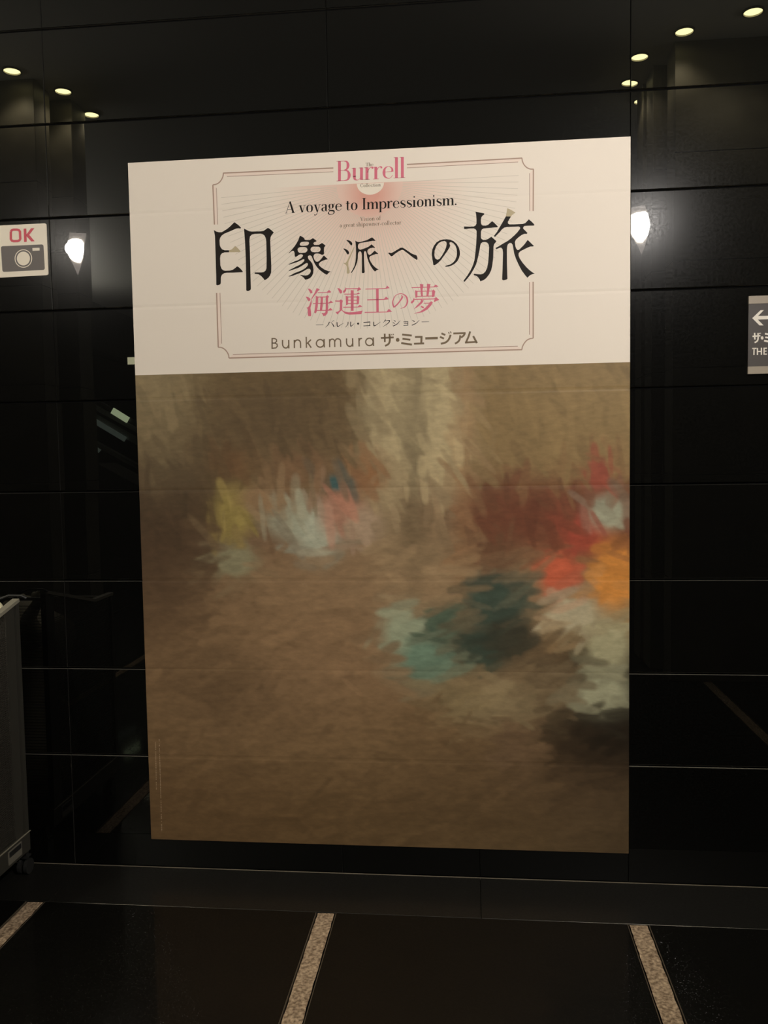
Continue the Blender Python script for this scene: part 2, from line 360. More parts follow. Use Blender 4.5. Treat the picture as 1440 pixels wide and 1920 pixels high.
# paper: near-white with a printed rose glow under the emblem
M_paper = mat('poster_paper', srgb(238, 226, 212), .55, spec=.3)
def paper_nodes(m):
    tc = nd(m, 'ShaderNodeTexCoord'); mp = nd(m, 'ShaderNodeVectorMath', operation='SUBTRACT'); c = wall_pt(694, 362)
    mp.inputs[1].default_value = (c.x, 0, c.z); sc = nd(m, 'ShaderNodeVectorMath', operation='MULTIPLY'); sc.inputs[1].default_value = (1, 0, 1)
    ln = nd(m, 'ShaderNodeVectorMath', operation='LENGTH'); lk(m, tc.outputs['Object'], mp.inputs[0]); lk(m, mp.outputs[0], sc.inputs[0]); lk(m, sc.outputs[0], ln.inputs[0])
    r = nd(m, 'ShaderNodeValToRGB'); r.color_ramp.elements[0].color = srgb(222, 164, 148); r.color_ramp.elements[0].position = .03
    e = r.color_ramp.elements[1]; e.position = .36; e.color = srgb(238, 226, 212)
    e = r.color_ramp.elements.new(.1); e.color = srgb(231, 197, 182)
    e = r.color_ramp.elements.new(.2); e.color = srgb(236, 212, 197)
    lk(m, ln.outputs['Value'], r.inputs[0])
    sx = nd(m, 'ShaderNodeSeparateXYZ'); lk(m, tc.outputs['Object'], sx.inputs[0])
    lt = nd(m, 'ShaderNodeMath', operation='LESS_THAN'); lt.inputs[1].default_value = wall_pt(693, 343.7).z; lk(m, sx.outputs['Z'], lt.inputs[0])
    mx = nd(m, 'ShaderNodeMix', data_type='RGBA'); mx.inputs['A'].default_value = srgb(238, 226, 212)
    lk(m, lt.outputs[0], mx.inputs['Factor']); lk(m, r.outputs[0], mx.inputs['B']); lk(m, mx.outputs['Result'], bsdf(m).inputs['Base Color'])
paper_nodes(M_paper)
joints = [ZT0 - PH * k for k in range(9)]
def sheet_z(z0, z1):                             # rows that dip where the sheet bridges a stone joint
    zs = [z0, z1]
    for j in joints:
        for dz in (-.009, 0, .009):
            if z0 < j + dz < z1: zs.append(j + dz)
    return sorted(zs)
def dip(z):
    d = min(abs(z - j) for j in joints); return .0008 * max(0, 1 - d / .0091)
def sheet(name, z0, z1, m, yf):
    b = B(); zs = sheet_z(z0, z1); L = []
    for z in zs:
        L.append([b.verts.new((x, yf + dip(z), z)) for x in (PX0, PX1)])
    for a, c in zip(L, L[1:]): b.faces.new((a[0], a[1], c[1], c[0]))
    f0, f1 = L[0], L[-1]; bk = [b.verts.new((x, -.0008, z)) for x, z in ((PX0, z0), (PX1, z0), (PX1, z1), (PX0, z1))]
    b.faces.new((bk[0], bk[1], f0[1], f0[0])); b.faces.new((f1[0], f1[1], bk[2], bk[3]))
    for i, (ba, bb) in ((0, (bk[0], bk[3])), (1, (bk[1], bk[2]))):
        b.faces.new([ba] + [l[i] for l in L] + [bb])
    b.faces.new(bk[::-1])
    return obj(name, b, m, poster)
sheet('printed_paper', PZM, PZ1, M_paper, PY - .0003)

# --- printed shapes on the sheet, all flat ink a hair in front of the paper
class Ink:
    def __init__(s, lift=.0002): s.b = B(); s.y = PY - .0003 - lift; s.lift = lift
    def P(s, u, v):
        p = wall_pt(u, v, s.y); return p
    def poly(s, pts, holes=(), cv=None):
        loops = [[s.P(*(cv(*q) if cv else q)) for q in lp] for lp in [pts, *holes]]
        flat = [p for l in loops for p in l]; vs = [s.b.verts.new(p) for p in flat]
        for t in tessellate_polygon(loops):
            try: f = s.b.faces.new([vs[i] for i in t])
            except ValueError: continue
            f.normal_update()
            if f.normal.y > 0: f.normal_flip()
    def stroke(s, pts, w, cv=None, sc=1.0, rnd=False):   # pts (x,y[,w]) in crop units, w in crop units
        q = [(cv(p[0], p[1]) if cv else (p[0], p[1])) for p in pts]; ww = [(p[2] if len(p) > 2 else w) * sc for p in pts]
        n = len(q); L, R = [], []
        for i in range(n):
            a = q[max(i - 1, 0)]; c = q[min(i + 1, n - 1)]; dx, dy = c[0] - a[0], c[1] - a[1]; l = math.hypot(dx, dy) or 1
            k = 1.0
            if 0 < i < n - 1:
                d1 = math.atan2(q[i][1] - a[1], q[i][0] - a[0]); d2 = math.atan2(c[1] - q[i][1], c[0] - q[i][0]); k = 1 / max(.55, abs(math.cos((d2 - d1) / 2)))
            nx, ny = -dy / l * ww[i] / 2 * k, dx / l * ww[i] / 2 * k
            L.append((q[i][0] + nx, q[i][1] + ny)); R.append((q[i][0] - nx, q[i][1] - ny))
        for i in range(n - 1):
            s.poly([L[i], L[i + 1], R[i + 1], R[i]])
        if rnd:
            for (x, y), w_ in ((q[0], ww[0]), (q[-1], ww[-1])):
                s.poly([(x + w_ / 2 * math.cos(2 * math.pi * k / 12), y + w_ / 2 * math.sin(2 * math.pi * k / 12)) for k in range(12)])
    def done(s, name, m, parent=poster, **k): return obj(name, s.b, m, parent, recalc=False, **k)
def crop(ox, oy, sc): return lambda x, y: (ox + x / sc, oy + y / sc)
def smooth(pts, it=2, closed=False):             # Catmull-Rom resample of an open path with optional widths
    out = []; n = len(pts)
    for i in range(n - 1):
        p0, p1, p2, p3 = pts[max(i - 1, 0)], pts[i], pts[i + 1], pts[min(i + 2, n - 1)]
        for k in range(it * 2):
            t = k / (it * 2); out.append(tuple(.5 * (2 * b_ + (c_ - a_) * t + (2 * a_ - 5 * b_ + 4 * c_ - d_) * t * t + (-a_ + 3 * b_ - 3 * c_ + d_) * t ** 3) for a_, b_, c_, d_ in zip(p0, p1, p2, p3)))
    out.append(tuple(pts[-1])); return out
def arcp(cx, cy, rx, ry, a0, a1, n=14): return [(cx + rx * math.cos(math.radians(a0 + (a1 - a0) * k / n)), cy + ry * math.sin(math.radians(a0 + (a1 - a0) * k / n))) for k in range(n + 1)]

# sunburst of fine lines
ik = Ink(.00012); cx, cy = 693.3, 344.5
for k in range(0, 71):
    a = math.radians(177.4 - k * 2.54 + .0); ca, sa = math.cos(a), math.sin(a)
    r0 = 62; r1 = 279 if abs(ca) > .75 else 279 - 8 * (1 - abs(ca))
    tilt = -.0488
    p0 = (cx + r0 * ca, cy + r0 * (sa + tilt * ca)); p1 = (cx + r1 * ca, cy + r1 * (sa + tilt * ca))
    ik.stroke([p0, p1], .85)
ik.done('sunburst_lines', M_ray, kind='stuff')
ik = Ink(.00014); ik.poly([(694.5 + 25.5 * math.cos(math.pi * k / 20), 343.6 - 1.25 * math.cos(math.pi * k / 20) + 21.5 * math.sin(math.pi * k / 20)) for k in range(21)])
ik.done('emblem_disc', M_disc)
# frame: pale band, thick and thin rules
tl, tr, bl, br = crop(380, 280, 4.5), crop(780, 280, 5.5385), crop(380, 600, 8), crop(880, 580, 8)
arcs = dict(tl=[tl(*p) for p in smooth([(175, 200), (171, 228), (158, 257), (138, 281), (112, 295), (85, 300)])],
            tr=[tr(*p) for p in smooth([(1100, 92), (1105, 122), (1121, 158), (1149, 188), (1184, 204), (1222, 206)])],
            bl=[bl(*p) for p in smooth([(232, 408), (283, 414), (330, 440), (365, 480), (388, 525), (395, 570)])],
            br=[br(*p) for p in smooth([(787, 606), (797, 560), (822, 512), (860, 467), (908, 441), (958, 433)])])
thick = [[(418.3, 324.6), (625, 315)], [(762.9, 308.4), (979, 296.4)], [(399.1, 346.8), (402, 421)], [(1000, 317.2), (999.7, 395.6)],
         [(406.1, 549.3), (409.2, 651.2)], [(999.6, 528.4), (999.7, 634.3)], [(429.3, 671.4), (978.8, 655.6)]]
thin = [[(425.5, 331), (625, 322)], [(762.9, 314.8), (971.4, 303.8)], [(405.6, 352.4), (408.4, 421)], [(993, 324.8), (993.2, 395.6)],
        [(412.5, 549), (415.6, 644.4)], [(992.6, 529), (992.6, 627.5)], [(436.6, 664.6), (970.8, 649.1)]]
ik = Ink(.0001)
for a, c in zip(thick, thin): ik.poly([a[0], a[1], c[1], c[0]])
ik.done('frame_band', M_band)
ik = Ink(.0002)
for a in thick: ik.stroke(a, 2.3)
for a in arcs.values(): ik.stroke(a, 2.1)
for a in thin: ik.stroke(a, 1.1)
ik.done('frame_rules', M_frame)

# big title characters, one part each
def glyph(name, m, cv, polys=(), strokes=(), holes=(), lift=.0002, sc=1.0, **k):
    ik = Ink(lift)
    for i, p in enumerate(polys): ik.poly(p, holes if i == 0 else (), cv)
    for st in strokes: ik.stroke(st[0], st[1], cv, 1 / 9)
    return ik.done(name, m, **k)
def ch(s): v = [int(t) for t in s.replace(',', ' ').split()]; return list(zip(v[::2], v[1::2]))
cv = crop(390, 380, 9.6)
glyph('title_character', M_ink, cv, [ch('105,492 150,520 200,533 250,530 300,500 350,468 400,425 440,385 475,352 500,368 550,405 595,450 585,466 545,460 500,470 450,492 400,515 350,535 290,560 250,590 220,630 208,680 212,760 225,800 255,840 300,857 378,857 378,893 300,895 255,910 225,945 218,1000 222,1130 245,1190 275,1218 310,1225 400,1222 450,1205 490,1175 525,1145 560,1165 600,1205 628,1240 620,1252 450,1260 340,1262 290,1270 250,1300 232,1345 230,1440 225,1465 200,1480 165,1488 148,1475 146,1300 135,900 125,600'),
    ch('648,465 690,488 740,512 790,520 950,515 1000,508 1040,480 1078,452 1110,470 1150,502 1185,538 1170,555 1145,585 1128,620 1120,680 1130,900 1140,1150 1138,1250 1120,1305 1090,1350 1050,1380 1020,1397 1005,1375 980,1345 950,1315 910,1290 870,1283 840,1280 840,1256 880,1256 960,1256 1000,1250 1035,1225 1052,1180 1055,1000 1048,700 1040,640 1015,590 975,563 940,557 840,562 790,575 755,610 746,680 755,900 765,1300 772,1550 765,1570 735,1588 705,1590 688,1578 686,1400 680,1000 665,700 655,560')])
glyph('title_accent', M_tan, cv, [ch('378,857 420,845 455,815 488,778 530,812 565,850 588,880 575,890 378,893')], label='tan serif tip in the title')
cv = crop(540, 425, 16)
glyph('title_character', M_ink, cv, [ch('5,800 60,750 130,670 200,585 260,490 310,400 335,330 355,268 400,290 450,315 490,345 492,375 520,395 560,402 640,400 690,380 720,360 750,345 790,372 830,400 860,430 845,445 800,460 765,490 765,520 790,545 850,548 920,545 970,520 1020,488 1060,515 1100,545 1125,570 1110,590 1085,620 1080,680 1080,760 1085,800 1070,830 1040,845 1010,845 960,820 900,805 840,805 790,830 765,880 770,930 800,1000 840,1045 880,1053 930,1035 990,975 1040,905 1078,862 1120,905 1165,945 1195,975 1180,985 1130,990 1060,1015 980,1055 930,1100 925,1140 950,1180 1010,1230 1100,1290 1200,1330 1290,1350 1230,1375 1165,1445 1090,1405 1000,1340 920,1270 850,1190 800,1110 760,1020 730,940 705,885 670,862 630,862 600,890 598,930 620,980 680,1040 730,1110 755,1200 765,1300 755,1400 720,1480 660,1545 580,1580 515,1590 490,1555 460,1520 420,1490 365,1462 385,1448 460,1460 540,1465 600,1450 650,1410 680,1350 680,1300 650,1265 610,1262 560,1280 480,1330 380,1385 270,1425 150,1470 30,1500 15,1488 100,1445 200,1390 320,1345 430,1300 520,1240 580,1180 600,1130 590,1098 560,1090 510,1115 420,1175 310,1235 180,1280 40,1328 20,1315 120,1260 230,1200 330,1155 420,1100 480,1040 495,1000 475,978 440,985 370,1020 270,1065 160,1100 30,1140 15,1128 100,1085 200,1040 300,1005 390,950 440,895 450,860 420,830 370,830 320,850 280,885 240,905 205,895 198,850 195,780 175,735 140,722 100,745 40,790')],
    holes=[ch('350,530 370,490 410,460 470,450 560,447 610,455 630,485 620,530 580,560 500,572 420,578 375,565'), ch('285,690 300,645 345,618 420,612 510,612 560,635 585,685 570,740 520,775 430,785 350,785 305,755'), ch('675,680 695,630 740,602 830,600 920,602 965,630 980,680 960,735 900,765 800,768 730,760 690,730')])
cv = crop(635, 435, 18)
glyph('title_character', M_ink, cv, [ch('558,290 610,320 670,340 740,332 860,300 960,270 1050,220 1130,180 1180,225 1245,285 1235,300 1140,300 1000,325 860,350 740,370 690,390 660,430 650,490 660,545 690,585 740,598 820,570 920,535 1000,500 1060,455 1112,415 1160,460 1228,518 1215,535 1150,530 1060,550 1000,580 968,640 975,700 1000,750 1040,772 1090,750 1150,690 1215,630 1265,670 1335,730 1320,745 1250,745 1150,780 1070,815 1035,860 1040,920 1090,1020 1150,1110 1230,1190 1300,1240 1360,1265 1290,1285 1225,1335 1160,1270 1080,1150 1020,1030 970,890 945,760 930,680 900,640 870,650 855,700 855,850 862,1100 880,1350 860,1385 800,1388 782,1370 785,1100 783,800 770,700 740,655 700,655 665,690 650,760 645,900 625,1020 580,1140 520,1260 430,1385 412,1385 415,1365 470,1270 530,1150 565,1000 582,850 585,700 580,500 572,380'),
    ch('250,270 300,270 370,290 430,330 460,380 455,430 430,455 405,445 370,395 310,330'), ch('148,560 200,560 270,590 330,640 352,690 340,745 310,760 285,745 250,680 200,615')])
glyph('title_accent', M_tan, cv, [ch('515,505 530,510 500,600 440,750 380,890 335,990 325,1060 330,1150 350,1240 372,1300 372,1370 350,1400 285,1405 272,1370 275,1250 270,1150 240,1110 200,1080 165,1062 170,1045 230,1045 280,980 340,860 410,720 470,590')], label='tan water stroke in the title')
cv = crop(710, 420, 9)
glyph('title_character', M_ink, cv, [ch('158,490 175,480 210,490 250,472 310,435 370,400 400,398 440,418 500,460 560,500 640,530 652,560 655,598 640,605 600,580 540,535 470,480 415,440 390,437 340,460 280,500 235,540 212,548 190,525')])
glyph('title_character', M_ink, cv, [ch('895,500 905,430 930,370 975,310 1030,275 1090,260 1150,257 1210,265 1265,290 1315,335 1350,390 1368,450 1372,510 1358,570 1330,625 1285,670 1230,702 1175,718 1130,722 1120,710 1140,702 1200,685 1250,655 1290,610 1315,550 1322,490 1315,420 1295,365 1260,325 1225,305 1200,310 1195,330 1208,365 1195,400 1150,470 1100,540 1050,610 1000,660 945,697 922,690 915,640 905,590')],
    holes=[ch('940,520 945,450 970,380 1010,325 1060,295 1110,288 1140,300 1148,340 1135,400 1110,460 1070,530 1025,590 990,602 960,585 945,555')])
cv = crop(860, 380, 9.6)
glyph('title_character', M_ink, cv, [ch('302,163 340,172 400,180 458,190 460,215 430,235 408,265 400,310 402,370 415,400 440,413 490,413 530,398 570,360 602,333 640,362 680,402 704,428 698,443 640,447 500,460 450,465 420,480 403,515 400,620 410,650 440,670 490,668 525,655 560,632 588,613 620,640 660,675 678,693 665,715 640,745 628,790 622,1000 605,1130 585,1220 550,1290 500,1355 450,1395 388,1415 378,1385 355,1350 325,1322 280,1305 268,1293 280,1278 340,1287 400,1290 440,1278 480,1240 510,1180 530,1080 540,950 548,800 535,745 510,718 470,707 430,712 400,735 388,780 375,860 350,980 315,1110 270,1200 210,1300 150,1375 105,1425 88,1418 90,1400 150,1320 210,1225 255,1130 285,1030 300,900 315,750 322,600 322,510 305,480 270,463 200,465 100,478 93,428 200,432 270,428 305,410 320,375 320,300 315,220'),
    ch('848,247 942,250 905,310 885,350 892,378 915,390 1000,390 1150,382 1195,370 1230,335 1262,300 1300,330 1345,372 1365,400 1355,413 1250,415 1185,420 1165,437 1160,465 1185,490 1215,520 1240,545 1225,562 1180,562 1130,585 1070,630 1030,668 1012,710 1020,780 1035,825 1060,853 1085,848 1130,805 1180,755 1220,700 1242,670 1280,705 1330,755 1355,775 1340,788 1290,790 1230,815 1170,845 1110,875 1080,910 1078,950 1100,1005 1150,1080 1210,1150 1270,1210 1330,1255 1368,1275 1320,1290 1280,1310 1238,1352 1200,1310 1140,1230 1085,1130 1035,1020 1000,920 985,830 972,760 950,730 920,725 890,745 875,780 868,850 870,1100 875,1300 878,1370 860,1385 810,1398 785,1390 782,1370 790,1200 798,900 790,840 765,810 740,812 680,838 665,828 668,812 720,785 800,735 880,690 940,645 1000,590 1050,540 1090,490 1108,460 1100,438 1080,430 880,437 820,450 780,480 740,530 690,580 655,617 638,608 640,590 690,525 730,455 780,370 820,300')])
glyph('title_accent', M_tan, cv, [ch('875,100 920,118 970,145 1022,180 990,200 960,222 942,250 848,247 862,180')], label='tan stroke tip in the title')

# pink subtitle characters
cv = crop(565, 525, 11.077)
glyph('subtitle_character', M_pink, cv, [ch('135,180 170,180 215,215 232,250 225,275 190,280 175,250'), ch('90,345 130,350 175,375 190,400 180,430 150,440 130,410'),
    ch('320,165 385,200 350,225 300,290 235,375 215,410 210,500 190,580 200,650 205,720 200,750 150,752 135,720 130,600 105,575 140,565 165,530 200,430 215,370 275,270'),
    ch('340,256 530,250 575,205 620,250 600,264 340,272'), ch('300,325 355,350 350,400 340,560 315,670 290,695 268,680 290,520 300,400'), ch('340,346 510,343 510,362 345,364'),
    ch('510,335 545,315 575,345 555,380 555,600 545,690 510,735 460,752 440,715 415,685 470,688 500,670 505,600'), ch('405,350 450,355 445,500 432,630 385,630 395,500'),
    ch('240,480 560,473 615,430 665,470 560,489 240,498'), ch('320,624 550,622 605,580 655,628 550,640 320,642')])
glyph('subtitle_character', M_pink, cv, [ch('745,165 790,175 840,215 850,255 830,280 800,278 780,230'), ch('925,150 935,170 930,220 900,265 870,265 865,230 900,200'),
    ch('930,173 1170,170 1200,148 1245,195 1190,220 1165,240 1160,210 1170,190 930,192'), ch('890,283 1150,283 1180,262 1220,285 1150,300 890,302'), ch('1025,210 1088,215 1085,640 1030,640'),
    ch('920,325 975,345 970,510 930,525'), ch('1150,345 1165,322 1205,345 1195,495 1150,510'), ch('970,343 1160,343 1160,362 970,362'), ch('970,409 1160,409 1160,427 970,427'), ch('970,480 1155,480 1155,498 970,498'),
    ch('870,558 1170,554 1215,515 1270,555 1170,570 870,578'), ch('700,426 790,428 820,400 862,430 850,480 850,600 850,625 900,655 980,670 1100,665 1275,635 1245,710 1000,720 920,705 870,665 835,630 790,670 750,718 710,665 760,655 800,625 800,450 705,448')])
cv = crop(675, 525, 9)
glyph('subtitle_character', M_pink, cv, [ch('92,146 430,136 460,95 500,138 430,149 92,160'), ch('120,327 405,320 440,280 487,325 405,334 120,343'), ch('78,540 450,533 487,485 542,535 450,546 78,555'), ch('270,150 315,148 316,542 275,542')])
glyph('subtitle_character', M_pink, cv, strokes=[(smooth([(698, 258, 10), (713, 290, 27), (670, 360, 22), (620, 420, 22), (572, 460, 20)]), 20), (smooth([(575, 465, 22), (556, 410, 24), (556, 350, 18), (590, 275, 12), (650, 236, 11), (720, 236, 14), (780, 280, 24), (800, 350, 27), (788, 410, 24), (750, 458, 15), (685, 481, 7)]), 20)])
glyph('subtitle_character', M_pink, cv, [ch('868,123 1240,110 1278,75 1325,112 1240,124 870,137'), ch('1010,65 1070,75 1055,170 1062,268 1030,268 1022,170'), ch('1130,65 1190,70 1170,170 1155,265 1120,265 1130,170'), ch('928,172 970,185 968,290 935,300'),
    ch('1215,180 1240,160 1270,190 1255,280 1215,290'), ch('965,183 1215,180 1215,193 965,197'), ch('965,269 1215,263 1215,276 965,283'), ch('910,298 918,325 915,360 880,398 860,390 858,370 890,340'), ch('918,320 1250,313 1285,288 1338,335 1250,372 1248,345 1262,327 918,334'),
    ch('1030,330 1075,345 1050,390 980,450 905,497 960,430 1020,370'), ch('1075,386 1170,383 1200,358 1230,380 1200,430 1140,495 1050,545 920,567 910,562 1010,535 1100,470 1160,405 1170,397 1075,397'), ch('1025,430 1080,455 1075,480 1050,475 1030,455')])

# small katakana line
cv = crop(580, 590, 6.2609)
def line(name, m, cv, strokes, sc, lift=.0002, rnd=False, **k):
    ik = Ink(lift)
    for st, w in strokes: ik.stroke(st, w, cv, sc, rnd)
    return ik.done(name, m, **k)
line('katakana_line', M_ink, cv, [([(78, 120), (165, 118)], 5), (smooth([(235, 85, 9), (220, 118, 8), (188, 150, 3)]), 7), (smooth([(252, 88, 4), (275, 115, 9), (290, 142, 13)]), 9), ([(262, 72, 4), (273, 84, 7)], 5), ([(280, 66, 4), (291, 77, 7)], 5),
    (smooth([(325, 88, 9), (330, 138, 10), (360, 125, 6), (402, 98, 3)]), 7), (smooth([(455, 85, 8), (450, 115, 8), (422, 150, 3)]), 7), (smooth([(485, 83, 9), (487, 136, 9), (528, 103, 3)]), 7),
    (arcp(573, 105, 6, 6, 0, 360), 13), ([(635, 92), (712, 86), (706, 132)], 8), ([(635, 132), (716, 128)], 7), (smooth([(755, 83, 9), (760, 130, 10), (790, 118, 6), (835, 85, 3)]), 7),
    ([(895, 58, 9), (868, 97, 3)], 7), (smooth([(890, 72, 5), (942, 70, 10), (920, 105, 8), (865, 140, 3)]), 7), ([(990, 63, 4), (1012, 80, 10)], 7), ([(980, 88, 4), (1000, 105, 10)], 7), (smooth([(983, 134, 9), (1030, 110, 8), (1067, 68, 3)]), 7),
    ([(1105, 85), (1157, 82), (1156, 126)], 7), ([(1110, 105), (1155, 102)], 5), ([(1105, 128), (1158, 125)], 6), ([(1208, 63, 4), (1236, 82, 11)], 7), (smooth([(1203, 125, 9), (1255, 100, 8), (1292, 63, 3)]), 7), ([(1318, 85), (1405, 81)], 5)], 1 / 6.2609)
# museum name: rounded latin and heavy katakana
cv = crop(500, 610, 6.857)
line('museum_lettering', M_brown, cv, [([(70, 165), (70, 298)], 17), ([(62, 170), (105, 170), (126, 183), (128, 207), (105, 228), (70, 229)], 15), ([(70, 229), (105, 228), (133, 242), (137, 268), (120, 290), (62, 296)], 15),
    (smooth([(204, 188), (205, 250), (222, 283), (246, 291), (268, 283), (282, 255)]), 17), ([(283, 188), (285, 297)], 17), ([(355, 188), (356, 293)], 17), (smooth([(356, 222), (374, 196), (402, 188), (426, 202), (434, 228), (436, 292)]), 17),
    ([(508, 148), (511, 290)], 17), ([(570, 184), (517, 236)], 17), ([(530, 226), (573, 288)], 17), (arcp(688, 232, 49, 49, 0, 360, 24), 17), ([(738, 176), (741, 284)], 17),
    ([(808, 178), (810, 281)], 16), (smooth([(810, 208), (824, 184), (848, 177), (868, 190), (874, 212), (876, 279)]), 16), (smooth([(876, 208), (892, 180), (918, 173), (942, 184), (950, 206), (952, 277)]), 16),
    (smooth([(1027, 168), (1028, 230), (1045, 262), (1070, 270), (1092, 262), (1104, 235)]), 17), ([(1104, 166), (1107, 273)], 17), ([(1186, 163), (1189, 272)], 17), (smooth([(1189, 198), (1203, 172), (1226, 168)]), 16), (arcp(1321, 213, 48, 48, 0, 360, 24), 17), ([(1370, 155), (1373, 266)], 17)], 1 / 6.857)
cv = crop(700, 610, 6.857)
line('museum_lettering', M_brown, cv, [([(96, 163), (262, 155)], 23), ([(146, 107), (148, 216)], 23), (smooth([(208, 110), (212, 190), (196, 238), (150, 265)]), 24), ([(234, 112), (240, 130)], 11), ([(253, 108), (260, 126)], 11), (arcp(313, 187, 12, 12, 0, 360), 25),
    ([(370, 118), (494, 132)], 24), ([(374, 172), (476, 186)], 24), ([(358, 228), (497, 248)], 25), ([(535, 150), (632, 148)], 24), ([(620, 140), (616, 236)], 26), ([(522, 236), (653, 232)], 24), ([(668, 168), (829, 163)], 30),
    ([(875, 104), (926, 124)], 24), ([(856, 148), (908, 170)], 24), (smooth([(868, 236), (925, 222), (968, 184), (994, 122)]), 25), ([(966, 86), (976, 108)], 13), ([(990, 78), (1001, 102)], 13),
    ([(1028, 105), (1186, 99)], 24), (smooth([(1178, 102), (1160, 132), (1128, 158)]), 24), (smooth([(1118, 128), (1110, 180), (1088, 212), (1050, 236)]), 24), (smooth([(1245, 78), (1222, 148), (1190, 222)]), 24), ([(1178, 222), (1325, 211)], 23), ([(1284, 138), (1332, 228)], 25)], 1 / 6.857)

